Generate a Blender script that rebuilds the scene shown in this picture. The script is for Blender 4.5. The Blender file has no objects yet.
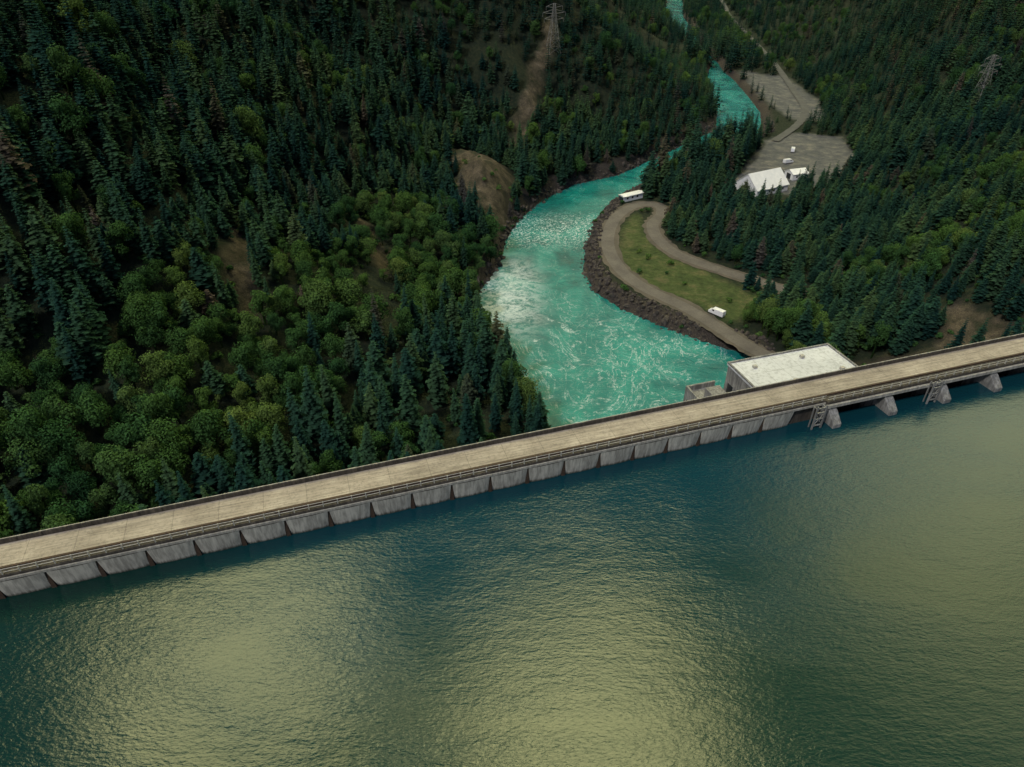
import bpy, math, random, bmesh
import numpy as np
from mathutils import Vector, Matrix
random.seed(7); rng=np.random.default_rng(7)
S=bpy.context.scene
S.view_settings.view_transform='Standard'; S.view_settings.look='None'; S.view_settings.exposure=0
ROOT=S.collection

# ------------------------------------------------------------------ helpers
def mesh_obj(name, verts, faces, mat=None, parent=None, smooth=False, link=True, attrs=None):
    me=bpy.data.meshes.new(name); me.from_pydata([tuple(v) for v in verts],[],[tuple(f) for f in faces]); me.update()
    if mat: me.materials.append(mat)
    if smooth: me.polygons.foreach_set('use_smooth',[True]*len(me.polygons))
    if attrs:
        for k,(dom,arr) in attrs.items():
            a=me.attributes.new(k,'FLOAT',dom); a.data.foreach_set('value',np.asarray(arr,dtype=np.float32))
    o=bpy.data.objects.new(name,me)
    if link: ROOT.objects.link(o)
    if parent: o.parent=parent
    return o
def empty(name, M=None):
    o=bpy.data.objects.new(name,None); ROOT.objects.link(o)
    if M is not None: o.matrix_world=M
    return o
class MB:
    def __init__(s): s.v=[]; s.f=[]
    def box(s,x0,x1,y0,y1,z0,z1):
        b=len(s.v); s.v+=[(x0,y0,z0),(x1,y0,z0),(x1,y1,z0),(x0,y1,z0),(x0,y0,z1),(x1,y0,z1),(x1,y1,z1),(x0,y1,z1)]
        s.f+=[(b,b+3,b+2,b+1),(b+4,b+5,b+6,b+7),(b,b+1,b+5,b+4),(b+1,b+2,b+6,b+5),(b+2,b+3,b+7,b+6),(b+3,b,b+4,b+7)]
    def prism(s,prof,x0,x1,axis='x'):
        b=len(s.v); n=len(prof)
        for x in (x0,x1):
            for a,z in prof: s.v.append((x,a,z) if axis=='x' else (a,x,z))
        s.f.append(tuple(range(b,b+n))[::-1]); s.f.append(tuple(range(b+n,b+2*n)))
        for i in range(n): j=(i+1)%n; s.f.append((b+i,b+j,b+n+j,b+n+i))
    def bar(s,p,q,r,n=4):
        p=Vector(p);q=Vector(q);d=(q-p).normalized(); a=d.orthogonal().normalized(); c=d.cross(a); b=len(s.v)
        for P in (p,q):
            for i in range(n):
                t=2*math.pi*(i+.5)/n; s.v.append(tuple(P+a*math.cos(t)*r+c*math.sin(t)*r))
        for i in range(n): j=(i+1)%n; s.f.append((b+i,b+j,b+n+j,b+n+i))
        s.f.append(tuple(range(b,b+n))[::-1]); s.f.append(tuple(range(b+n,b+2*n)))
    def obj(s,name,mat,parent=None,bevel=0,**k):
        o=mesh_obj(name,s.v,s.f,mat,parent,**k)
        if bevel:
            m=o.modifiers.new('bevel','BEVEL'); m.width=bevel; m.segments=2; m.limit_method='ANGLE'
        return o

class NT:
    def __init__(s,name):
        s.m=bpy.data.materials.new(name); s.m.use_nodes=True; s.t=s.m.node_tree; s.t.nodes.clear()
        s.out=s.n('ShaderNodeOutputMaterial')
    def n(s,typ,**k):
        nd=s.t.nodes.new(typ)
        for a,b in k.items(): setattr(nd,a,b)
        return nd
    def l(s,a,b): s.t.links.new(a,b)
    def coord(s,which='Object',scale=(1,1,1),rot=(0,0,0)):
        tc=s.n('ShaderNodeTexCoord'); mp=s.n('ShaderNodeMapping'); s.l(tc.outputs[which],mp.inputs[0]); mp.inputs['Scale'].default_value=scale; mp.inputs['Rotation'].default_value=rot
        return mp.outputs[0]
    def geo(s,scale=(1,1,1),rot=(0,0,0)):
        tc=s.n('ShaderNodeNewGeometry'); mp=s.n('ShaderNodeMapping'); s.l(tc.outputs['Position'],mp.inputs[0]); mp.inputs['Scale'].default_value=scale; mp.inputs['Rotation'].default_value=rot
        return mp.outputs[0]
    def noise(s,vec,scale,detail=4,rough=.55,dist=0):
        nd=s.n('ShaderNodeTexNoise'); s.l(vec,nd.inputs['Vector']); nd.inputs['Scale'].default_value=scale; nd.inputs['Detail'].default_value=detail; nd.inputs['Roughness'].default_value=rough; nd.inputs['Distortion'].default_value=dist
        return nd.outputs['Fac']
    def ramp(s,fac,stops):
        nd=s.n('ShaderNodeValToRGB'); s.l(fac,nd.inputs[0]); e=nd.color_ramp.elements
        while len(e)<len(stops): e.new(.5)
        for i,(p,c) in enumerate(stops):
            e[i].position=p; e[i].color=(c[0],c[1],c[2],1) if hasattr(c,'__len__') else (c,c,c,1)
        return nd.outputs[0]
    def rng(s,fac,a,b,c=0,d=1):
        q=s.n('ShaderNodeMapRange'); q.interpolation_type='SMOOTHSTEP'; s.l(fac,q.inputs[0])
        for i,v in enumerate((a,b,c,d)): q.inputs[i+1].default_value=v
        return q.outputs[0]
    def mix(s,fac,a,b,mode='MIX'):
        nd=s.n('ShaderNodeMix',data_type='RGBA',blend_type=mode)
        for inp,v in ((nd.inputs[0],fac),(nd.inputs[6],a),(nd.inputs[7],b)):
            if isinstance(v,bpy.types.NodeSocket): s.l(v,inp)
            elif hasattr(v,'__len__'): inp.default_value=(v[0],v[1],v[2],1)
            else: inp.default_value=v if inp.type=='VALUE' else (v,v,v,1)
        return nd.outputs[2]
    def math(s,op,a,b=None,clamp=False):
        nd=s.n('ShaderNodeMath',operation=op); nd.use_clamp=clamp
        for i,v in enumerate((a,b)):
            if v is None: continue
            if isinstance(v,bpy.types.NodeSocket): s.l(v,nd.inputs[i])
            else: nd.inputs[i].default_value=v
        return nd.outputs[0]
    def attr(s,name):
        nd=s.n('ShaderNodeAttribute'); nd.attribute_name=name; return nd.outputs['Fac']
    def pbr(s,col,rough=.8,bump=None,bs=.3,bd=.1,metal=0,spec=None,ior=None):
        p=s.n('ShaderNodeBsdfPrincipled')
        if isinstance(col,bpy.types.NodeSocket): s.l(col,p.inputs['Base Color'])
        else: p.inputs['Base Color'].default_value=(*col,1)
        if isinstance(rough,bpy.types.NodeSocket): s.l(rough,p.inputs['Roughness'])
        else: p.inputs['Roughness'].default_value=rough
        p.inputs['Metallic'].default_value=metal
        if ior: p.inputs['IOR'].default_value=ior
        if spec is not None: p.inputs['Specular IOR Level'].default_value=spec
        if bump is not None:
            b=s.n('ShaderNodeBump'); b.inputs['Strength'].default_value=bs; b.inputs['Distance'].default_value=bd; s.l(bump,b.inputs['Height']); s.l(b.outputs[0],p.inputs['Normal'])
        s.l(p.outputs[0],s.out.inputs[0]); return s.m

# ------------------------------------------------------------------ materials
def m_concrete(name,a,b,stain=.6,scale=.6,vert=True):
    t=NT(name); c=t.coord(); n1=t.noise(c,scale,4,.6); base=t.ramp(n1,[(.3,a),(.7,b)])
    cv=t.coord(scale=(2.2,2.2,.25 if vert else 2.2)); n2=t.noise(cv,.8,4,.65)
    st=t.ramp(n2,[(.42,1-stain),(.62,1)])
    col=t.mix(1,base,st,'MULTIPLY')
    n3=t.noise(c,7,2); col=t.mix(.35,col,t.ramp(n3,[(.3,.6),(.7,1)]),'MULTIPLY')
    return t.pbr(col,.85,n3,.3,.03)
def m_panel():
    t=NT('panel_concrete'); c=t.coord(); n1=t.noise(c,.25,4,.6); base=t.ramp(n1,[(.3,(.44,.42,.365)),(.7,(.60,.575,.50))])
    n2=t.noise(t.coord(scale=(2.4,2.4,.22)),.8,4,.65); base=t.mix(1,base,t.ramp(n2,[(.40,.6),(.6,1)]),'MULTIPLY')
    sep=t.n('ShaderNodeSeparateXYZ'); t.l(c,sep.inputs[0])
    # damp algae band just above the waterline
    wet=t.rng(t.math('ADD',sep.outputs['Z'],t.math('MULTIPLY',n2,1.2)),1.4,.5)
    base=t.mix(wet,base,(.045,.045,.032))
    return t.pbr(base,.85,n2,.3,.03)
M_panel=m_panel()
M_wall=m_concrete('weathered_concrete',(.36,.345,.30),(.52,.50,.44),.35)
M_darkconc=m_concrete('stained_concrete',(.045,.038,.032),(.11,.095,.075),.5)
M_pier=m_concrete('pier_concrete',(.24,.24,.23),(.36,.355,.34),.5)
def m_deck():
    t=NT('deck_concrete'); c=t.coord(); n1=t.noise(c,.25,4,.6); base=t.ramp(n1,[(.3,(.33,.285,.235)),(.7,(.46,.405,.34))])
    n2=t.noise(t.coord(scale=(.12,2.2,1)),1.2,4,.6); base=t.mix(1,base,t.ramp(n2,[(.35,.72),(.6,1.05)]),'MULTIPLY')
    br=t.n('ShaderNodeTexBrick'); t.l(t.coord(),br.inputs['Vector']); br.offset=0; br.inputs['Scale'].default_value=1; br.inputs['Brick Width'].default_value=7.3; br.inputs['Row Height'].default_value=2.75; br.inputs['Mortar Size'].default_value=.05
    br.inputs['Color1'].default_value=(1,1,1,1); br.inputs['Color2'].default_value=(.88,.88,.88,1); br.inputs['Mortar'].default_value=(.5,.5,.5,1)
    base=t.mix(.8,base,br.outputs[0],'MULTIPLY')
    n3=t.noise(c,2.2,4,.65); base=t.mix(.4,base,t.ramp(n3,[(.38,.4),(.5,1)]),'MULTIPLY')
    n4=t.noise(c,.09,3); base=t.mix(.5,base,t.ramp(n4,[(.35,.65),(.6,1.1)]),'MULTIPLY')
    return t.pbr(base,.9,n3,.2,.02)
M_deck=m_deck()
def m_plain(name,a,b,scale=2,rough=.7,metal=0):
    t=NT(name); n=t.noise(t.coord(),scale,3); return t.pbr(t.ramp(n,[(.3,a),(.7,b)]),rough,n,.2,.02,metal)
M_steel=m_plain('galvanised_steel',(.30,.29,.25),(.46,.44,.40),3,.6,.0)
M_rust=m_plain('rusty_steel',(.03,.02,.013),(.075,.045,.028),3,.8)
M_black=m_plain('dark_recess',(.008,.009,.01),(.02,.02,.02),1,.8)
M_white=m_plain('white_roofing',(.70,.71,.72),(.82,.82,.82),.5,.6)
M_van=m_plain('white_paint',(.75,.76,.78),(.82,.82,.82),.5,.3)
M_glass=m_plain('dark_glass',(.02,.025,.03),(.03,.035,.04),.5,.1)
M_tyre=m_plain('tyre_rubber',(.02,.02,.02),(.03,.03,.03),3,.9)
def m_roof():
    t=NT('powerhouse_roof_membrane'); c=t.coord(); n=t.noise(c,.12,5,.65); col=t.ramp(n,[(.3,(.53,.55,.58)),(.7,(.67,.69,.72))])
    br=t.n('ShaderNodeTexBrick'); t.l(c,br.inputs['Vector']); br.offset=0; br.inputs['Scale'].default_value=1; br.inputs['Brick Width'].default_value=4.8; br.inputs['Row Height'].default_value=4.6; br.inputs['Mortar Size'].default_value=.05
    br.inputs['Color1'].default_value=(1,1,1,1); br.inputs['Color2'].default_value=(.93,.93,.93,1); br.inputs['Mortar'].default_value=(.65,.65,.65,1)
    col=t.mix(1,col,br.outputs[0],'MULTIPLY'); n2=t.noise(c,1.2,4,.65); col=t.mix(.6,col,t.ramp(n2,[(.35,.55),(.52,1)]),'MULTIPLY')
    return t.pbr(col,.8)
M_roof=m_roof()
def m_road(name,a,b):
    t=NT(name); c=t.geo(); n=t.noise(c,.15,4,.6); n2=t.noise(c,2,3); col=t.mix(.5,t.ramp(n,[(.3,a),(.7,b)]),t.ramp(n2,[(.3,.6),(.6,1)]),'MULTIPLY')
    return t.pbr(col,.9,n2,.3,.05)
M_road=m_road('road_asphalt',(.09,.08,.074),(.15,.134,.12))
M_verge=m_road('road_gravel',(.06,.053,.044),(.12,.10,.08))
M_road2=m_road('valley_road_asphalt',(.06,.062,.062),(.10,.10,.098))
def m_foliage(name,stops,trans=.3):
    t=NT(name); oi=t.n('ShaderNodeObjectInfo'); col=t.ramp(oi.outputs['Random'],stops)
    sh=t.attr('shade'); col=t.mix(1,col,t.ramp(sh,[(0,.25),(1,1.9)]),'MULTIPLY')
    mp=t.n('ShaderNodeMapping'); t.l(oi.outputs['Location'],mp.inputs[0])
    p=t.noise(mp.outputs[0],.02,1); col=t.mix(.8,col,t.ramp(p,[(.35,(.6,.75,.85)),(.65,(1.25,1.15,.88))]),'MULTIPLY')
    d=t.n('ShaderNodeBsdfDiffuse'); t.l(col,d.inputs[0])
    if trans==0: t.l(d.outputs[0],t.out.inputs[0]); return t.m
    tr=t.n('ShaderNodeBsdfTranslucent'); mx=t.n('ShaderNodeMixShader'); mx.inputs[0].default_value=trans
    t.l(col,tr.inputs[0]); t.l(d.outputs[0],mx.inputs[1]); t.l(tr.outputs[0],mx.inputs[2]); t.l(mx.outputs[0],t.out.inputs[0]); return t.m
M_con=m_foliage('conifer_needles',[(0,(.010,.029,.025)),(.35,(.016,.042,.032)),(.7,(.024,.054,.032)),(.94,(.036,.064,.032)),(.98,(.05,.045,.036)),(1,(.07,.06,.055))],0)
M_leaf=m_foliage('broadleaf_foliage',[(0,(.028,.068,.028)),(.4,(.042,.092,.030)),(.75,(.056,.11,.033)),(1,(.078,.122,.042))],.2)
M_rock=m_plain('basalt_rock',(.022,.019,.018),(.08,.066,.056),.8,.9)

# ------------------------------------------------------------------ survey data (metres, reservoir level z=0)
LB=[(16,104),(14,118),(12,140),(8,155),(5,163),(-.6,178),(-7.4,197),(-12.2,216),(-11,233),(-4,255),(-1.7,280),(3.7,303),(16.4,330),(33,352),(58.5,368),(100,418),(134,460),(146,505),(153,560),(163,620),(174,650),(186,690),(190,790),(186,850),(196,1000),(240,1200),(290,1700),(350,2300)]
RB=[(52,118),(56,140),(60,152),(72,168),(76,187),(69,191),(60,198),(50,206.5),(39,217.5),(30,231.5),(27.3,250.5),(30.6,275),(37,301),(45.4,323),(57.5,340),(73,356),(122,408),(158,448),(174,505),(180,560),(185,620),(185,650),(190,690),(194,790),(208,850),(222,1000),(262,1200),(325,1700),(390,2300)]
POLY=np.array(LB+RB[::-1],float)
FLOOR=-26.5
def seg_dist(x,y,pts,closed=False):
    d=np.full(x.shape,1e9); n=len(pts)
    for i in range(n if closed else n-1):
        a=pts[i]; b=pts[(i+1)%n]; ex,ey=b[0]-a[0],b[1]-a[1]; L=ex*ex+ey*ey+1e-9
        t=np.clip(((x-a[0])*ex+(y-a[1])*ey)/L,0,1); d=np.minimum(d,np.hypot(x-a[0]-t*ex,y-a[1]-t*ey))
    return d
def inside(x,y,pts):
    c=np.zeros(x.shape,bool); n=len(pts)
    for i in range(n):
        a=pts[i]; b=pts[(i+1)%n]
        if a[1]==b[1]: continue
        k=((a[1]>y)!=(b[1]>y))&(x<(b[0]-a[0])*(y-a[1])/(b[1]-a[1])+a[0]); c^=k
    return c
def rdist(x,y):
    d=seg_dist(x,y,POLY,True); return np.where(inside(x,y,POLY),-d,d)
def ss(t): t=np.clip(t,0,1); return t*t*(3-2*t)
def vn(x,y,s):
    xi=np.floor(x); yi=np.floor(y); fx=x-xi; fy=y-yi; fx=fx*fx*(3-2*fx); fy=fy*fy*(3-2*fy)
    h=lambda a,b: np.modf(np.abs(np.sin(a*127.1+b*311.7+s*74.7)*43758.5453))[0]
    return (h(xi,yi)*(1-fx)+h(xi+1,yi)*fx)*(1-fy)+(h(xi,yi+1)*(1-fx)+h(xi+1,yi+1)*fx)*fy
def fbm(x,y,sc,s,o=4):
    v=0;a=.5;t=0
    for i in range(o): v=v+a*vn(x/sc*2**i+i*17.3,y/sc*2**i+i*9.1,s+i); t+=a; a*=.5
    return v/t
ux,uy=.9537,.3007; OX,OY=0,94.1
def dam_st(x,y): return (x-OX)*ux+(y-OY)*uy, -(x-OX)*uy+(y-OY)*ux
CY=[p[1] for p in LB[1:]]; LX=[p[0] for p in LB[1:]]
XF_Y=[100,170,230,300,400,550,800,1200,1700,2300]; XF_X=[92,102,124,152,190,228,262,330,410,480]
def is_left(x,y): return x < np.interp(y,CY,LX)+np.where(y>660,2,8)
K=1.04
ROAD1=[(a*K,b*K) for a,b in [(104,140),(92,155),(80,170.5),(72.5,181),(65.5,193.5),(58.8,205),(47.4,219.3),(40.6,235),(38.5,256.8),(43.4,281),(52,297),(61,303),(67,299),(66,290),(60,277.6),(60,262),(65,248),(76.6,235),(92,222),(104,212)]]
def height(x,y):
    x=np.asarray(x,float); y=np.asarray(y,float)
    s,t=dam_st(x,y); d=rdist(x,y); L=is_left(x,y)
    dd=np.maximum(d,0)
    w=ss((t-5)/130)
    g=fbm(x,y,120,3,4)-.5; g2=fbm(x,y,28,9,3)-.5
    full=.36*dd+.34*np.sqrt(np.maximum(dd-35,0)**2+100)-3.4
    full=np.where(full>170,170+(full-170)*.45,full)
    f=w*full+(1-w)*.15*dd
    zl=-31+5*ss(dd/6)+f+(52*g*ss(dd/120)+19*g2*ss(dd/50))*w
    cl=np.exp(-(((x+14)/13)**2+((y-316)/28)**2)); g3=fbm(x,y,7,77,3)-.5; zl=zl+(13+8*g3)*cl*ss((dd-3)/6)
    xf=np.interp(y,XF_Y,XF_X)+30*(fbm(x,y,90,5,2)-.5)*ss((y-200)/100); e=np.maximum(x-xf,0)
    rise=np.sqrt(e*e+64)-8; up=.56*rise; up=np.where(up>190,190+(up-190)*.4,up)
    zr=-31+(31+FLOOR)*ss(dd/5)+up+(40*g*ss(e/110)+16*g2*ss(e/40))
    z=np.where(L,zl,zr)
    z=np.where(d<0,-31-3*ss(-d/6),z)
    z=z+.25*np.maximum(y-1500,0)
    zu=-16+.6*np.maximum(-x-118,0)+.6*np.maximum(x-150,0)+ 12*g*ss((np.abs(x)-120)/80)
    return np.where(t<3,zu,z)
GRASS=[(a*K,b*K) for a,b in [(43.5,224),(42,240),(43,258),(48,280),(56,290),(56,275),(57,258),(63,244),(74,232),(80,222),(90,212),(82,200),(70,197),(58,212)]]
LOT=[(118,328),(114,350),(138,392),(154,424),(180,440),(200,430),(196,390),(168,350),(140,328)]
GRAV2=[(186,470),(184,520),(189,580),(194,635),(228,610),(222,520),(206,470)]
HWY=[(158,420),(186,460),(204,500),(216,560),(234,660),(254,800),(278,980),(317,1200),(372,1700)]
PATCH=[(-74,172,4,18,.3),(-14,314,15,38,.15),(14,425,5,46,-.25),(113,165,12,16,.2),(136,172,9,12,-.3),(-48,222,3.5,15,.4),(-150,170,6,9,0)]
def patch(x,y):
    m=np.zeros(np.shape(x))
    for cx,cy,rx,ry,a in PATCH:
        dx=(x-cx)*math.cos(a)+(y-cy)*math.sin(a); dy=-(x-cx)*math.sin(a)+(y-cy)*math.cos(a)
        r=np.sqrt((dx/rx)**2+(dy/ry)**2)+ (fbm(x,y,9,21,3)-.5)*1.3; m=np.maximum(m,1-ss((r-.75)/.4))
    return m
def soft_poly(x,y,P,e=2.5):
    P=np.array(P,float); d=seg_dist(x,y,P,True); d=np.where(inside(x,y,P),-d,d)+(fbm(x,y,7,31,3)-.5)*5
    return 1-ss((d+e)/(2*e))

# ------------------------------------------------------------------ terrain
def axis(lo,hi,step,flo,fhi):
    a=list(np.arange(lo,hi+.1,step)); st=step
    while a[-1]<fhi: st*=1.06; a.append(a[-1]+st)
    st=step; b=[a[0]]
    while b[-1]>flo: st*=1.09; b.append(b[-1]-st)
    return np.array(b[1:][::-1]+a)
gx=axis(-240,260,2.5,-3500,3500); gy=axis(70,430,2.5,-3000,5200)
XX,YY=np.meshgrid(gx,gy); ZZ=height(XX,YY)
nx,ny=len(gx),len(gy)
V=np.stack([XX.ravel(),YY.ravel(),ZZ.ravel()],1)
F=[(j*nx+i,j*nx+i+1,(j+1)*nx+i+1,(j+1)*nx+i) for j in range(ny-1) for i in range(nx-1)]
xr,yr=V[:,0],V[:,1]; dR=rdist(xr,yr)
a_dirt=patch(xr,yr); a_grass=soft_poly(xr,yr,GRASS)
a_grav=np.maximum(soft_poly(xr,yr,LOT),soft_poly(xr,yr,GRAV2)); a_rock=(1-ss((dR-5)/5))
def m_ground():
    t=NT('ground'); c=t.geo(); n2=t.noise(c,.6,3,.6); n3=t.noise(c,3,2); n4=t.noise(c,.18,4,.7)
    col=t.ramp(n2,[(.3,(.008,.015,.01)),(.55,(.018,.026,.014)),(.75,(.034,.034,.02))])
    dirt=t.ramp(n4,[(.3,(.022,.03,.017)),(.45,(.06,.052,.036)),(.6,(.11,.09,.064)),(.75,(.17,.145,.115))])
    dirt=t.mix(.7,dirt,t.ramp(n3,[(.3,.35),(.7,1.1)]),'MULTIPLY')
    grass=t.ramp(n4,[(.3,(.03,.05,.017)),(.5,(.06,.083,.027)),(.7,(.12,.11,.055))])
    grass=t.mix(.6,grass,t.ramp(n2,[(.3,.5),(.7,1.2)]),'MULTIPLY')
    grav=t.ramp(n4,[(.3,(.06,.066,.07)),(.5,(.10,.103,.104)),(.7,(.18,.168,.148))])
    rock=t.ramp(n3,[(.3,(.02,.018,.016)),(.6,(.055,.046,.04)),(.8,(.1,.088,.075))])
    col=t.mix(t.attr('rock'),col,rock); col=t.mix(t.attr('grass'),col,grass); col=t.mix(t.attr('gravel'),col,grav); col=t.mix(t.attr('dirt'),col,dirt)
    hb=t.math('ADD',n3,t.math('MULTIPLY',n4,4))
    return t.pbr(col,.95,hb,.5,.4,spec=.2)
mesh_obj('ground',V,F,m_ground(),smooth=True,attrs={'dirt':('POINT',a_dirt),'grass':('POINT',a_grass),'gravel':('POINT',a_grav),'rock':('POINT',a_rock)})

# ------------------------------------------------------------------ roads
def catmull(P,n=8):
    P=[Vector(p) for p in P]; Q=[P[0]*2-P[1]]+P+[P[-1]*2-P[-2]]; out=[]
    for i in range(1,len(Q)-2):
        for k in range(n):
            t=k/n; a,b,c,d=Q[i-1:i+3]
            out.append(.5*((2*b)+(c-a)*t+(2*a-5*b+4*c-d)*t*t+(3*b-a-3*c+d)*t**3))
    out.append(P[-1]); return out
def ribbon(name,P,w,zoff,mat,jit=0,n=8,flat=None):
    C=catmull(P,n); v=[];f=[]
    for i,p in enumerate(C):
        q=C[min(i+1,len(C)-1)]-C[max(i-1,0)]; nn=Vector((-q.y,q.x)).normalized()
        for k in (-1,-.33,.33,1):
            j=random.uniform(-jit,jit) if abs(k)==1 else 0
            pt=p+nn*(k*w/2+j); zz=float(height(np.array([p.x]),np.array([p.y]))[0]); v.append((pt.x,pt.y,(max(flat,zz) if flat else zz)+zoff))
    for i in range(len(C)-1):
        for k in range(3): b=i*4+k; f.append((b,b+1,b+5,b+4))
    return mesh_obj(name,v,f,mat)
ribbon('gravel_verge',ROAD1,8.5,.12,M_verge,.7,flat=FLOOR)
ribbon('access_road',ROAD1,5.4,.2,M_road,.1,flat=FLOOR)
ribbon('valley_road',HWY,5,.6,M_road2,.3,14)

# ------------------------------------------------------------------ water
def m_res():
    t=NT('reservoir_water')
    n1=t.noise(t.geo(scale=(.45,1,1),rot=(0,0,.22)),2.5,3,.6,.3)
    n2=t.noise(t.geo(scale=(.4,1,1),rot=(0,0,-.15)),.6,2,.55,.5)
    n4=t.noise(t.geo(scale=(.6,1,1)),.05,2,.5,1)
    gust=t.ramp(n4,[(.35,.5),(.65,1)])
    h=t.math('MULTIPLY',t.math('ADD',t.math('MULTIPLY',n1,.27),t.math('MULTIPLY',n2,.36)),gust)
    # sky reflection painted into base colour: blue-teal by dam, olive upstream, darker west
    sep=t.n('ShaderNodeSeparateXYZ'); t.l(t.geo(),sep.inputs[0])
    dist=t.math('ADD',t.math('MULTIPLY',sep.outputs['X'],-.3),t.math('MULTIPLY',sep.outputs['Y'],.95))
    refl_tint=t.rng(t.math('ADD',dist,t.math('MULTIPLY',n4,24)),96,48)
    west=t.rng(sep.outputs['X'],-25,-70)
    col=t.mix(refl_tint,(.004,.036,.050),(.008,.031,.021)); col=t.mix(west,col,(.004,.024,.020))
    return t.pbr(col,.07,h,.38,.6,ior=1.38)
def stw(s,t): return (OX+s*ux-t*uy, OY+s*uy+t*ux)
a=stw(-3000,1.2); b=stw(3000,1.2); c=stw(3000,-3000); d=stw(-3000,-3000)
mesh_obj('reservoir_water',[(*a,0),(*b,0),(*c,0),(*d,0)],[(3,2,1,0)],m_res())
def m_river():
    t=NT('river_water')
    g=t.geo(); n0=t.noise(g,.035,4,.6,1.0); n1=t.noise(t.geo(scale=(1,.6,1),rot=(0,0,.25)),.06,6,.6,2.6); n1b=t.noise(t.geo(scale=(.8,1,1)),.15,6,.62,2.2); n2=t.noise(g,1.0,5,.6,1)
    deep=t.ramp(n0,[(.32,(.002,.085,.09)),(.5,(.005,.165,.155)),(.70,(.02,.27,.235))])
    sep=t.n('ShaderNodeSeparateXYZ'); gg=t.n('ShaderNodeNewGeometry'); t.l(gg.outputs['Position'],sep.inputs[0])
    near=t.rng(sep.outputs['Y'],260,190,.3,1)
    brk=t.ramp(n2,[(.42,0),(.6,1)])
    def vein(n,w): return t.ramp(t.math('ABSOLUTE',t.math('SUBTRACT',n,.5)),[(0,1),(w,0)])
    v1=t.math('MULTIPLY',vein(n1,.018),1.0); v2=t.math('MULTIPLY',vein(n1b,.015),.55)
    foam_glare=t.math('MULTIPLY',t.math('MAXIMUM',v1,v2),t.math('ADD',t.math('MULTIPLY',brk,.75),.2))
    foam_glare=t.math('MULTIPLY',foam_glare,t.ramp(n0,[(.42,.05),(.58,1)]))
    bl=t.math('MULTIPLY',t.ramp(n1b,[(.59,0),(.69,.8)]),brk)
    foam_glare=t.math('MULTIPLY',t.math('MAXIMUM',foam_glare,bl),near,True)
    def band(sock,c,w0,w1): return t.rng(t.math('ABSOLUTE',t.math('SUBTRACT',sock,c)),w0,w1)
    rf=t.math('MULTIPLY',band(sep.outputs['Y'],292,28,4),t.ramp(n2,[(.51,0),(.61,1)]))
    glare=t.math('MULTIPLY',t.math('MULTIPLY',band(sep.outputs['Y'],230,44,8),band(sep.outputs['X'],-4,22,4)),t.ramp(t.math('ADD',t.math('MULTIPLY',n1b,.6),t.math('MULTIPLY',n2,.4)),[(.42,.1),(.56,1)]))  # whitish sky glare by the left bank, painted into the river colour
    foam_glare=t.math('MAXIMUM',foam_glare,t.math('MULTIPLY',rf,.85)); foam_glare=t.math('MAXIMUM',foam_glare,t.math('MULTIPLY',glare,.75))
    col=t.mix(foam_glare,deep,(.58,.67,.72))
    h=t.math('ADD',t.math('MULTIPLY',n2,.5),n1b)
    return t.pbr(col,.15,h,.5,.8,ior=1.33)
mesh_obj('river_water',[(-60,100,-30),(500,100,-30),(500,2400,-30),(-60,2400,-30)],[(0,1,2,3)],m_river())

# ------------------------------------------------------------------ dam
DM=Matrix.Translation((OX,OY,0))@Matrix.Rotation(math.atan2(uy,ux),4,'Z')
dam=empty('concrete_dam',DM)
SL,SR=-170,170; SP=69
m=MB(); m.prism([(0.9,-18),(0.9,3.6),(7.2,3.6),(7.2,-1),(27,-33),(27,-40),(.9,-40)],SL,SP); m.obj('dam_body',M_darkconc,dam)
m=MB(); m.prism([(5.5,-18),(5.5,1),(8,1),(30,-33),(30,-40),(5.5,-40)],SP,SR); m.obj('spillway_body',M_darkconc,dam)
m=MB(); m.box(SL,SP,.25,7.8,4.1,5.0); m.box(SP,SR,-.5,7.8,3.4,5.0); m.obj('deck_beam',M_darkconc,dam,bevel=.05)
m=MB(); m.box(SL,SR,2.0,7.35,5.004,5.22); m.obj('road_deck',M_deck,dam)
m=MB(); m.box(SL,SP,.35,1.5,5.004,5.12); m.box(SP,SR,-.3,1.5,5.004,5.12); m.obj('walkway',M_darkconc,dam)
m=MB(); m.box(SL,SR,1.55,1.95,5.004,5.45); m.obj('kerb_beam',M_rust,dam)
m=MB(); m.box(SL,SR,7.40,7.75,5.004,6.0)
s=SL
while s<SR: m.box(s,s+.35,7.3,7.85,5.3,6.12); s+=3.65
m.obj('downstream_parapet',M_darkconc,dam,bevel=.04)
m=MB(); m.box(SL,SR,7.5,7.65,6.125,6.2); m.obj('parapet_cap',M_wall,dam)
m=MB(); s=SL
while s<SR:
    y0=.42 if s<SP else -.2
    m.box(s-.09,s+.09,y0-.09,y0+.09,5.1,6.25); s+=2.43
for z in (5.6,6.2):
    m.bar((SL,.42,z),(SP,.42,z),.07); m.bar((SP,-.2,z),(SR,-.2,z),.07)
m.obj('railing',M_steel,dam)
m=MB(); m.box(-42,14,1.1,1.5,5.125,5.75); m.obj('cable_tray',M_rust,dam)
m=MB(); w=MB(); k=-23
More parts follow.
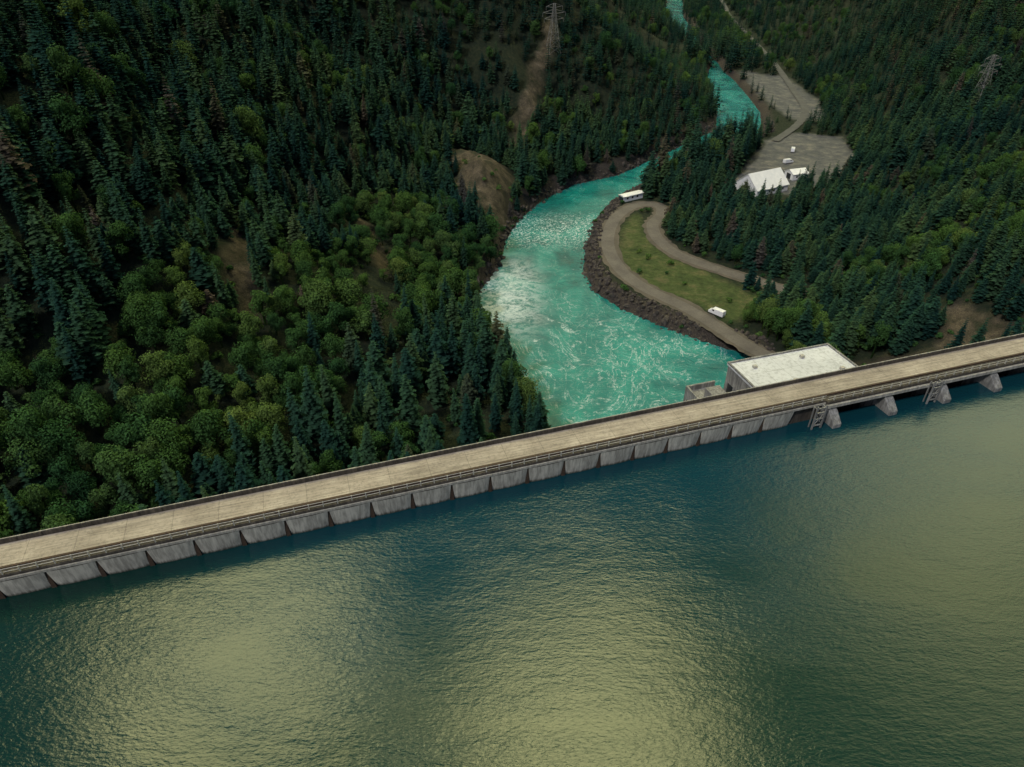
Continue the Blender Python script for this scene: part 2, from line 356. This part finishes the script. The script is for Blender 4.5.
while True:
    c=-4.1+7.3*k
    if c>SP-8: break
    x0=c; x1=c+7.3; b=len(m.v)
    rows=[(-2,.52,.62),(0,.48,.62),(1.5,.38,.40),(3.0,.24,.22),(4.05,.14,.12)]
    N=8
    for z,ins,yy in rows:
        for i in range(N+1):
            q=i/N; xx=x0+ins+(x1-x0-2*ins)*q; bow=-.35*math.sin(math.pi*q)**.6
            m.v.append((xx,yy+bow*.6,z))
    for r in range(len(rows)-1):
        for i in range(N): m.f.append((b+r*(N+1)+i,b+r*(N+1)+i+1,b+(r+1)*(N+1)+i+1,b+(r+1)*(N+1)+i))
    for e in (0,N):
        for r in range(len(rows)-1):
            i0=b+r*(N+1)+e; i1=i0+N+1; j=len(m.v); p0=m.v[i0]; p1=m.v[i1]; m.v+= [(p0[0],1.0,p0[2]),(p1[0],1.0,p1[2])]; m.f.append((i0,j,j+1,i1))
    w.prism([(x0-.12,4.0),(x0+.12,4.0),(x0+.36,.4),(x0+.36,-1),(x0-.36,-1),(x0-.36,.4)],.35,.89,axis='y')
    k+=1
m.obj('upstream_panels',M_panel,dam); w.obj('notch_corbels',M_rust,dam)
m=MB(); m.box(SL,SP,.0,.245,4.12,4.6); m.obj('coping_ledge',M_wall,dam)
m=MB(); g=MB()
for sc in (70.5,85,99.5,114,128.5,143,157):
    m.prism([(-3.2,-6),(-3.2,.9),(-1.2,2.9),(-.45,3.38),(5.4,3.38),(5.4,-6)],sc-1.05,sc+1.05)
m.obj('spillway_piers',M_pier,dam,bevel=.12)
for s0,s1 in ((71.55,83.95),(86.05,98.45),(100.55,112.95),(115.05,127.45),(129.55,141.95),(144.05,155.95)):
    g.box(s0,s1,4.6,5.0,-8,3.2)
    q=s0+1.0
    while q<s1-.3: g.box(q-.12,q+.12,4.3,4.6,-8,3.2); q+=1.5
g.obj('spillway_gates',M_black,dam)
m=MB(); m.box(SP,SR,-1.0,-.51,3.7,4.5); m.obj('gate_beam',M_wall,dam,bevel=.05)
for sc in (66.2,96.2):
    m=MB()
    for dx in (-1.1,1.1):
        m.box(sc+dx-.16,sc+dx+.16,-2.2,-1.9,-2,5.9); m.box(sc+dx-.12,sc+dx+.12,-1.2,-1.02,-2,5.4)
        m.box(sc+dx-.1,sc+dx+.1,-1.9,-1.2,5.1,5.35)
    for z in (.8,2.4,4.0,5.2): m.box(sc-.94,sc+.94,-2.15,-1.95,z,z+.25)
    m.bar((sc-1,-2.05,1.0),(sc+1,-2.05,4.0),.08); m.bar((sc+1,-2.05,1.0),(sc-1,-2.05,4.0),.08)
    m.obj('hoist_guide_frame',M_pier,dam)

# ------------------------------------------------------------------ powerhouse
ph=empty('powerhouse',DM)
x0,x1,y0,y1,zt=65.5,94.5,10.2,29,-3
m=MB(); m.box(x0,x1,y0,y1,-36,zt-.5); m.obj('walls',M_pier,ph)
m=MB(); m.box(x0-.3,x1+.3,y0-.3,y1+.3,zt-.49,zt); m.obj('roof',M_roof,ph,bevel=.05)
m=MB()
for a in ((x0-.3,x1+.3,y0-.3,y0+.1),(x0-.3,x1+.3,y1-.1,y1+.3),(x0-.3,x0+.1,y0+.1,y1-.1),(x1-.1,x1+.3,y0+.1,y1-.1)): m.box(*a,zt+.003,zt+.4)
m.obj('roof_parapet',M_pier,ph)
m=MB()
for i,(a,b) in enumerate(((70,25),(76,17),(84,25.5),(90,18))): m.box(a,a+1.0,b,b+.9,zt+.003,zt+.7)
m.obj('roof_vents',M_steel,ph,bevel=.05)
m=MB()
for i in range(5): m.box(x0-.06,x0-.003,12+i*3.4,14.2+i*3.4,-14,-8)
for i in range(6): m.box(x0+2+i*4.6,x0+4.8+i*4.6,y1+.003,y1+.06,-14,-8)
m.obj('windows',M_glass,ph)
m=MB(); m.box(57,65.4,20,33,-36,-12); m.obj('tailrace_deck',M_pier,ph,bevel=.1)
m=MB(); m.box(57,57.5,20,33,-11.99,-10.6); m.box(57.5,65.3,32.5,33,-11.99,-10.6);m.box(60,64,22,29,-11.99,-9.2); m.obj('tailrace_parapet',M_pier,ph,bevel=.05)
m=MB()
for i in range(3): m.box(56.9,56.99,21+i*3.9,23.8+i*3.9,-24,-14)
m.obj('tailrace_openings',M_black,ph)
m=MB(); m.box(65.5,100,29.1,36,-36,-26.2); m.obj('loading_apron',M_pier,ph)

# ------------------------------------------------------------------ other buildings / vehicles
def shed(name,x,y,z,L,W,Hh,rot,rise,roofmat=M_white):
    e=empty(name,Matrix.Translation((x,y,z))@Matrix.Rotation(rot,4,'Z'))
    m=MB(); m.prism([(-W/2,-1),(W/2,-1),(W/2,Hh),(0,Hh+rise),(-W/2,Hh)],-L/2,L/2); m.obj('walls',M_white,e)
    r=MB(); o=.4
    for sg in (-1,1):
        r.prism([(0,Hh+rise+.05),(sg*(W/2+o),Hh-o*rise/(W/2)+.05),(sg*(W/2+o),Hh-o*rise/(W/2)+.2),(0,Hh+rise+.2)],-L/2-o,L/2+o)
    r.obj('roof',roofmat,e)
    d=MB(); d.box(-L/2-.05,-L/2-.004,-1.6,1.6,0,min(3.2,Hh-.3))
    k=-L/2+2
    while k<L/2-1: d.box(k,k+1,-W/2-.05,-W/2-.004,1.1,2.1); k+=3
    d.obj('door_and_windows',M_glass,e); return e
SH=(124.5,336)
shed('storage_shed',*SH,FLOOR,21,15,3.2,.5,6)
shed('storage_shed',148,354,FLOOR,9,7,3,.3,1.6)
shed('site_office',57.5,322,FLOOR,12,3.4,2.6,.55,.35)
def van(x,y,z,rot):
    e=empty('white_van',Matrix.Translation((x,y,z))@Matrix.Rotation(rot,4,'Z'))
    m=MB(); m.prism([(-2.9,.4),(2.9,.4),(2.95,1.15),(2.1,1.4),(1.45,2.25),(-2.8,2.35),(-2.95,1.2)],-1,1,axis='y'); m.obj('body',M_van,e,bevel=.08)
    g=MB(); g.prism([(2.04,1.46),(1.5,2.18),(1.54,2.22),(2.1,1.5)],-.85,.85,axis='y')
    for yy in (-1.01,1.002): g.box(.6,1.35,yy,yy+.01,1.4,2.0)
    g.obj('windows',M_glass,e)
    w=MB()
    for xx in (-1.9,1.95):
        for yy in (-.95,.75): w.bar((xx,yy,.36),(xx,yy+.2,.36),.36,12)
    w.obj('wheels',M_tyre,e)
van(71,208,FLOOR+.05,2.3); van(152,378,FLOOR+.1,.4); van(162,400,FLOOR+.1,1.2)

def pylon(x,y,h):
    z=float(height(np.array([x]),np.array([y]))[0])
    e=empty('transmission_tower',Matrix.Translation((x,y,z-.5))@Matrix.Rotation(.3,4,'Z')); m=MB()
    W=lambda q: 3.2*(1-q)**1.3*1+.55
    lv=[0,.15,.3,.43,.55,.66,.76,.85,.93,1]
    for a,b in zip(lv[:-1],lv[1:]):
        wa,wb=W(a),W(b); za,zb=a*h,b*h
        c=[(-1,-1),(1,-1),(1,1),(-1,1)]
        for i in range(4):
            p=c[i];q=c[(i+1)%4]
            m.bar((p[0]*wa,p[1]*wa,za),(p[0]*wb,p[1]*wb,zb),.11); m.bar((p[0]*wa,p[1]*wa,za),(q[0]*wb,q[1]*wb,zb),.05); m.bar((q[0]*wa,q[1]*wa,za),(p[0]*wb,p[1]*wb,zb),.05); m.bar((p[0]*wb,p[1]*wb,zb),(q[0]*wb,q[1]*wb,zb),.05)
    for q,l in ((.68,6),(.8,7),(.92,5)):
        w=W(q)
        for sg in (-1,1):
            for yy in (-w,w): m.bar((sg*w,yy,q*h),(sg*l,0,q*h+.6),.06); m.bar((sg*w,yy,q*h+2),(sg*l,0,q*h+.6),.06)
            m.bar((sg*l,0,q*h+.6),(sg*l,0,q*h-1.4),.08)
    m.obj('lattice',M_pier,e)
CH=90
def pick(px,py):
    v=py-383; fw=559.5-.5736*v; dn=391.8+.8192*v; t=np.linspace(.1,3,3000)
    X=(px-512)*t;Y=fw*t;Z=CH-dn*t; hz=height(X,Y); k=np.argmax(Z<hz); return X[k],Y[k],Z[k]
for p in ((553,52),(975,108)):
    a=pick(*p); pylon(a[0],a[1],26)

# ------------------------------------------------------------------ trees
def conifer(seed,H=16,R=3.0,levels=30,sparse=0,segs=5,pw=.78):
    r=random.Random(seed); v=[];f=[];sh=[]
    n=6
    for k in range(n):
        t=2*math.pi*k/n; v.append((.22*math.cos(t),.22*math.sin(t),-1))
    v.append((0,0,H*.97))
    for k in range(n): f.append((k,(k+1)%n,n)); sh.append(.05)
    for i in range(levels):
        t=.08+.92*i/levels; z=H*t; rad=(R*(1-t)**pw*r.uniform(.72,1.12)+.15)*(1 if t>.2 else .75)
        nb=r.randint(6,8) if t<.85 else 5
        off=r.random()*6.28
        for b in range(nb):
            if r.random()<sparse: continue
            a=off+b*6.283/nb+r.uniform(-.25,.25); L=rad*r.uniform(.65,1.18); dx,dy=math.cos(a),math.sin(a); sx,sy=-dy,dx
            dr=r.uniform(.2,.42); bs=r.uniform(.2,.75)
            for j in range(segs):
                q=(j+.1)/segs; q2=min(1,q+.38)
                P0=(dx*L*q,dy*L*q,z-dr*L*q*q+.1*L*q); P1=(dx*L*q2,dy*L*q2,z-dr*L*q2*q2+.1*L*q2)
                w=L*.42*(1-q*.5)*r.uniform(.7,1.2)+.08
                for sg in (-1,1):
                    Q=(P0[0]+sx*sg*w+dx*w*.55,P0[1]+sy*sg*w+dy*w*.55,P0[2]-w*r.uniform(.15,.5))
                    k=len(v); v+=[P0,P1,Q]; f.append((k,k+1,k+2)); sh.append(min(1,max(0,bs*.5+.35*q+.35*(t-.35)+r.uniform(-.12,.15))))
    return v,f,sh
def broadleaf(seed,H=11,R=4.2,lobes=16,leaves=140,ls=.54,trunk=True):
    r=random.Random(seed); m=MB(); L=[]
    if trunk: m.bar((0,0,-1),(0,0,H*.45),.26,6)
    for i in range(lobes):
        a=r.random()*6.28; q=math.sqrt(r.random()); zz=r.random()
        rr=R*.68*q*(1-.45*zz**2); c=(rr*math.cos(a),rr*math.sin(a),H*(.36+.5*zz)); L.append((c,R*r.uniform(.26,.45)))
    L.append(((0,0,H*.7),R*.5))
    if trunk:
        for c,_ in L: m.bar((0,0,H*.3),c,.08,4)
    v=list(m.v); f=list(m.f); sh=[.1]*len(f)
    for c,cr in L:
        base=r.uniform(.25,.75)
        for i in range(leaves):
            z=r.uniform(-.35,1); a=r.random()*6.283; s_=math.sqrt(max(0,1-z*z)); nrm=Vector((s_*math.cos(a),s_*math.sin(a),z))
            k=r.uniform(.75,1.1); p=Vector(c)+nrm*cr*k; nn=(nrm+Vector((r.uniform(-.55,.55),r.uniform(-.55,.55),r.uniform(-.3,.6)))).normalized()
            ta=nn.orthogonal().normalized(); tb=nn.cross(ta); ph_=r.random()*6.28; A=ta*math.cos(ph_)+tb*math.sin(ph_); B=nn.cross(A); sz=ls*r.uniform(.5,1.1)*.5
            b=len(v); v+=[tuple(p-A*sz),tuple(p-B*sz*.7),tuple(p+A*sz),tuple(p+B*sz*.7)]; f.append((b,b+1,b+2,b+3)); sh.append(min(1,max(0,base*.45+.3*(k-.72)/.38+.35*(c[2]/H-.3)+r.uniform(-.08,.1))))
    return v,f,sh
def make_coll(name,items):
    col=bpy.data.collections.new(name)
    for i,(nm,v,f,sh,mat) in enumerate(items):
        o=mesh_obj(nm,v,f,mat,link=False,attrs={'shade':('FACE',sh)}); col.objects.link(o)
    return col
con=[]
for i,(h,r,l,sp,pw) in enumerate([(15,3.3,26,.05,.75),(14,3.9,24,.1,.7),(16,2.9,28,.12,.8),(15,3.6,22,.2,.75),(16,2.7,26,.15,.85),(13,4.1,24,.06,.62)]):
    v,f,sh=conifer(100+i,h,r,l,sp,4,pw); con.append(('conifer_kind_%d'%i,v,f,sh,M_con))
C_con=make_coll('conifer_kinds',con)
far_=[]
for i,(h,r,l,sp,pw) in enumerate([(15,3.4,13,.0,.75),(14,3.9,12,.05,.7),(16,2.9,14,.05,.8)]):
    v,f,sh=conifer(150+i,h,r,l,sp,2,pw); far_.append(('distant_conifer_kind_%d'%i,v,f,sh,M_con))
C_far=make_coll('distant_conifer_kinds',far_)
bl=[]
for i,(h,r,n_) in enumerate([(11,4.2,16),(12,3.6,15),(9.5,4.4,17),(12.5,4.6,20)]):
    v,f,sh=broadleaf(200+i,h,r,n_); bl.append(('broadleaf_kind_%d'%i,v,f,sh,M_leaf))
C_bl=make_coll('broadleaf_kinds',bl)
sb=[]
for i in range(3):
    v,f,sh=broadleaf(300+i,1.9,1.2,4,28,.5,False); sb.append(('shrub_kind_%d'%i,v,f,sh,M_leaf))
C_sb=make_coll('shrub_kinds',sb)
rk=[]
for i in range(4):
    bm=bmesh.new(); bmesh.ops.create_icosphere(bm,subdivisions=2,radius=1); rr=random.Random(i)
    for v_ in bm.verts: v_.co*=rr.uniform(.75,1.12); v_.co.z*=.7; v_.co.x*=1.15
    me=[tuple(v_.co) for v_ in bm.verts]; ff=[[q.index for q in p.verts] for p in bm.faces]; bm.free(); rk.append(('rock_kind_%d'%i,me,ff,[.5]*len(ff),M_rock))
C_rk=make_coll('rock_kinds',rk)

def scatter(name,pts,scl,rot,idx,coll):
    me=bpy.data.meshes.new(name); me.from_pydata([tuple(p) for p in pts],[],[])
    a=me.attributes.new('scl','FLOAT_VECTOR','POINT'); a.data.foreach_set('vector',np.asarray(scl,np.float32).ravel())
    a=me.attributes.new('rot','FLOAT_VECTOR','POINT'); a.data.foreach_set('vector',np.asarray(rot,np.float32).ravel())
    a=me.attributes.new('vid','INT','POINT'); a.data.foreach_set('value',np.asarray(idx,np.int32))
    o=bpy.data.objects.new(name,me); ROOT.objects.link(o)
    ng=bpy.data.node_groups.new(name,'GeometryNodeTree'); ng.interface.new_socket('Geometry',in_out='INPUT',socket_type='NodeSocketGeometry'); ng.interface.new_socket('Geometry',in_out='OUTPUT',socket_type='NodeSocketGeometry')
    N=ng.nodes; gi=N.new('NodeGroupInput'); go=N.new('NodeGroupOutput'); ip=N.new('GeometryNodeInstanceOnPoints'); ci=N.new('GeometryNodeCollectionInfo')
    ci.inputs['Collection'].default_value=coll; ci.inputs['Separate Children'].default_value=True; ci.inputs['Reset Children'].default_value=True
    def na(nm,ty):
        q=N.new('GeometryNodeInputNamedAttribute'); q.data_type=ty; q.inputs['Name'].default_value=nm; return q.outputs['Attribute']
    l=ng.links.new
    l(gi.outputs[0],ip.inputs['Points']); l(ci.outputs[0],ip.inputs['Instance']); ip.inputs['Pick Instance'].default_value=True
    l(na('vid','INT'),ip.inputs['Instance Index']); l(na('scl','FLOAT_VECTOR'),ip.inputs['Scale'])
    e=N.new('FunctionNodeEulerToRotation'); l(na('rot','FLOAT_VECTOR'),e.inputs[0]); l(e.outputs[0],ip.inputs['Rotation'])
    l(ip.outputs[0],go.inputs[0]); md=o.modifiers.new('scatter','NODES'); md.node_group=ng; return o
def candidates(g,y0,y1):
    ys=np.arange(y0,y1,g); out=[]
    for y in ys:
        w=.9*y+60; xs=np.arange(-w,w,g); out.append(np.c_[xs,np.full(len(xs),y)])
    P=np.concatenate(out); P+=rng.uniform(-.48,.48,P.shape)*g; return P
C=np.concatenate([candidates(4.5,70,340),candidates(5.4,340,620),candidates(8,620,1500)])
x,y=C[:,0],C[:,1]; s_,t_=dam_st(x,y); d=rdist(x,y); L=is_left(x,y); z=height(x,y)
keep=(t_>13)&(d>np.where(y>630,.5,2.5))
keep&=~((t_<34)&(s_>50)&(s_<104))
keep&=(patch(x,y)<.35)
keep&=(L|(y>348)|(d>10))
keep&=seg_dist(x,y,ROAD1)>5.5
keep&=(seg_dist(x,y,HWY)>6)
for P_ in (GRASS,LOT,GRAV2): keep&=~inside(x,y,P_)
def corridor(x,y,cx,cy,r,ln):
    k=math.hypot(cx,cy); fx,fy=cx/k,cy/k; a=(x-cx)*fx+(y-cy)*fy; b=-(x-cx)*fy+(y-cy)*fx
    return (a<r)&(a>-ln)&(np.abs(b)<r)
keep&=~(corridor(x,y,*SH,14,26)|(np.hypot(x-57.5,y-322)<9))
keep&=~((~L)&(d<16)&(y>418)&(y<640)&(rng.random(len(x))<.8))
gap=fbm(x,y,38,41,3); keep&=~((gap<.28)&(rng.random(len(x))<.6))
keep&=~((~L)&(x<66)&(y>225)&(y<318))
x,y,z,d,L,t_=[q[keep] for q in (x,y,z,d,L,t_)]
nz=fbm(x,y,45,51,3); nz2=fbm(x,y,14,58,2)
BROAD=[(-125,70),(-88,90),(-72,108),(-60,135),(-52,165),(-40,200),(-30,225)]
bd=seg_dist(x,y,BROAD)
pb=np.where(L, np.clip((31+(nz-.5)*60+(nz2-.5)*40-bd)/10,0,1), np.clip((nz-.56)*3,0,.6))
pb=np.where(L,np.clip(pb,.05+.22*(nz2>.6),.92),pb); pb=np.where(L&(d<20)&(y<200),.12,pb)
isb=rng.random(len(x))<pb
N=len(x)
far=1+.25*ss((y-500)/500)
sc=rng.uniform(.5,1.15,N)*np.where(rng.random(N)<.12,1.25,1)*far*(.75+.5*fbm(x,y,60,61,2))
sc=np.where((~L)&(y>418)&(y<520)&(d<30),sc*.6,sc)
sc=np.where((y>630)&(d<22)&(y<770),sc*1.5,sc)
sc=np.where((~L)&(y>335)&(y<412)&(d<34),sc*1.35,sc)
rotz=rng.uniform(0,6.283,N); tilt=rng.normal(0,.035,(N,2))
def emit(name,mask,coll,nk,wide,mul):
    k=np.where(mask)[0]; s1=sc[k]*mul; wv=s1**.8*wide*rng.uniform(.85,1.2,len(k))
    scatter(name,np.c_[x[k],y[k],z[k]-.3],np.c_[wv,wv,s1],np.c_[tilt[k],rotz[k]],rng.integers(0,nk,len(k)),coll)
emit('conifer_forest',(~isb)&(y<420),C_con,6,1.0,1.0)
emit('distant_conifer_forest',(~isb)&(y>=420),C_far,3,1.0,1.0)
emit('broadleaf_forest',isb,C_bl,4,.95,.95)
C=candidates(3.8,70,320); x,y=C[:,0],C[:,1]; s_,t_=dam_st(x,y); d=rdist(x,y); L=is_left(x,y); z=height(x,y); pt=patch(x,y)
keep=(t_>10)&(d>1.5)&(seg_dist(x,y,ROAD1)>5)&(~((t_<38)&(s_>50)&(s_<104)))&(np.hypot(x-57.5,y-322)>7)&(~inside(x,y,LOT))
keep&=(np.hypot(x-SH[0],y-SH[1])>11)
keep&=np.where(inside(x,y,GRASS)|((~L)&(d<11)),rng.random(len(x))<.10,rng.random(len(x))<np.where(pt>.5,.25,.35))
x,y,z=x[keep],y[keep],z[keep]; N=len(x); sc=rng.uniform(.5,1.5,N); rotz=rng.uniform(0,6.28,N); tilt=np.zeros((N,2))
emit('shrubs',np.ones(N,bool),C_sb,3,1.3,1.0)
C=candidates(1.6,150,470); x,y=C[:,0],C[:,1]; k=(x>-60)&(x<190); x,y=x[k],y[k]; d=rdist(x,y); L=is_left(x,y)
k=(d>-1.0)&np.where(L,d<3.5,d<8.5)&(dam_st(x,y)[1]>34)&(seg_dist(x,y,ROAD1)>3.8); x,y=x[k],y[k]; z=height(x,y); N=len(x)
sr=rng.uniform(.3,1.15,N)*np.where(rng.random(N)<.06,1.6,1); scatter('riprap_rocks',np.c_[x,y,z+.1],np.c_[sr,sr*rng.uniform(.7,1.2,N),sr],rng.uniform(0,6.28,(N,3)),rng.integers(0,4,N),C_rk)
for (px_,py_,sc_) in ((-4,151,1.15),(1,146,.95),(4.5,139,.9),(8.5,141,.78),(-9,158,1.2),(11,134,.7)):
    o=bpy.data.objects.new('conifer_tree',C_con.objects[random.choice((0,2,4))].data); ROOT.objects.link(o)
    o.location=(px_,py_,float(height(np.array([px_]),np.array([py_]))[0])-.3); o.scale=(sc_*.8,sc_*.8,sc_); o.rotation_euler=(0,0,random.random()*6)

# ------------------------------------------------------------------ light
SUN_EL=math.radians(48); az=math.radians(-140)   # azimuth from +Y, negative = towards -X
sd=Vector((math.sin(az)*math.cos(SUN_EL),math.cos(az)*math.cos(SUN_EL),math.sin(SUN_EL)))
sl=bpy.data.lights.new('sun','SUN'); sl.energy=1.9; sl.angle=math.radians(5); sl.color=(1,.95,.88)
so=bpy.data.objects.new('sun',sl); ROOT.objects.link(so); so.rotation_euler=sd.to_track_quat('Z','Y').to_euler(); so.location=(0,0,400)
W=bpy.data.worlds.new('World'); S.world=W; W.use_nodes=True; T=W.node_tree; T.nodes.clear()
nn=T.nodes.new; ll=T.links.new
out=nn('ShaderNodeOutputWorld'); bg=nn('ShaderNodeBackground'); sky=nn('ShaderNodeTexSky'); sky.sky_type='NISHITA'; sky.sun_disc=False; sky.sun_elevation=SUN_EL; sky.sun_rotation=az
bg.inputs[1].default_value=.075
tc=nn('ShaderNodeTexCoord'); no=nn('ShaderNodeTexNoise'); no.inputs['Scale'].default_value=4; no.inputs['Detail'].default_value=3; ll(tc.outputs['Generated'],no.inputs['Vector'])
def M_(op,a,b=None):
    q=nn('ShaderNodeMath'); q.operation=op
    for i,v_ in enumerate((a,b)):
        if v_ is None: continue
        if isinstance(v_,(int,float)): q.inputs[i].default_value=v_
        else: ll(v_,q.inputs[i])
    return q.outputs[0]
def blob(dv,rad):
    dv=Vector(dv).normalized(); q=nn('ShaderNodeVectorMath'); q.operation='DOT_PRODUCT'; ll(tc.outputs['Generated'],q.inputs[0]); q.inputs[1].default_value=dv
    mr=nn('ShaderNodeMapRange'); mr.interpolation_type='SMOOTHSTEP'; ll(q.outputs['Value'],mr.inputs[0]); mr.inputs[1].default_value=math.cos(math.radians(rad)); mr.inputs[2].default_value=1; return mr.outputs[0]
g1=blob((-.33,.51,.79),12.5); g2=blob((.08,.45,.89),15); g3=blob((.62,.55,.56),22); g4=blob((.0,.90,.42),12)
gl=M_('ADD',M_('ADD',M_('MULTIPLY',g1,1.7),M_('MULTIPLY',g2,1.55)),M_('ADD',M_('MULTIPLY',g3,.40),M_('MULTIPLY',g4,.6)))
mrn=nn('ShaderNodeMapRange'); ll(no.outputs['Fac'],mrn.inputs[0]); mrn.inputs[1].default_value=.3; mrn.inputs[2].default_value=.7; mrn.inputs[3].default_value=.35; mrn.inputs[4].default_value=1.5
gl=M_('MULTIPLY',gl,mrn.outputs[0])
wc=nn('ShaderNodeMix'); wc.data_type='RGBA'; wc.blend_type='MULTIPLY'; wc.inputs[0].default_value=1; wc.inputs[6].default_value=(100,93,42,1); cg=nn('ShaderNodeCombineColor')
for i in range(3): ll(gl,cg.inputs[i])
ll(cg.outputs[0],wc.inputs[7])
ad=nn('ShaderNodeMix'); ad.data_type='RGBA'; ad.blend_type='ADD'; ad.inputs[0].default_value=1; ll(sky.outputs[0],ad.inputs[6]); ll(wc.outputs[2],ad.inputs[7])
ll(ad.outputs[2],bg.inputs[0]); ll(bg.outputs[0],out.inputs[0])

# ------------------------------------------------------------------ camera
cd=bpy.data.cameras.new('camera'); cam=bpy.data.objects.new('camera',cd); ROOT.objects.link(cam)
cam.location=(0,0,90); cam.rotation_euler=(math.radians(90-35),0,0); cd.sensor_width=36; cd.lens=36*683/1024; cd.clip_start=1; cd.clip_end=12000
S.camera=cam
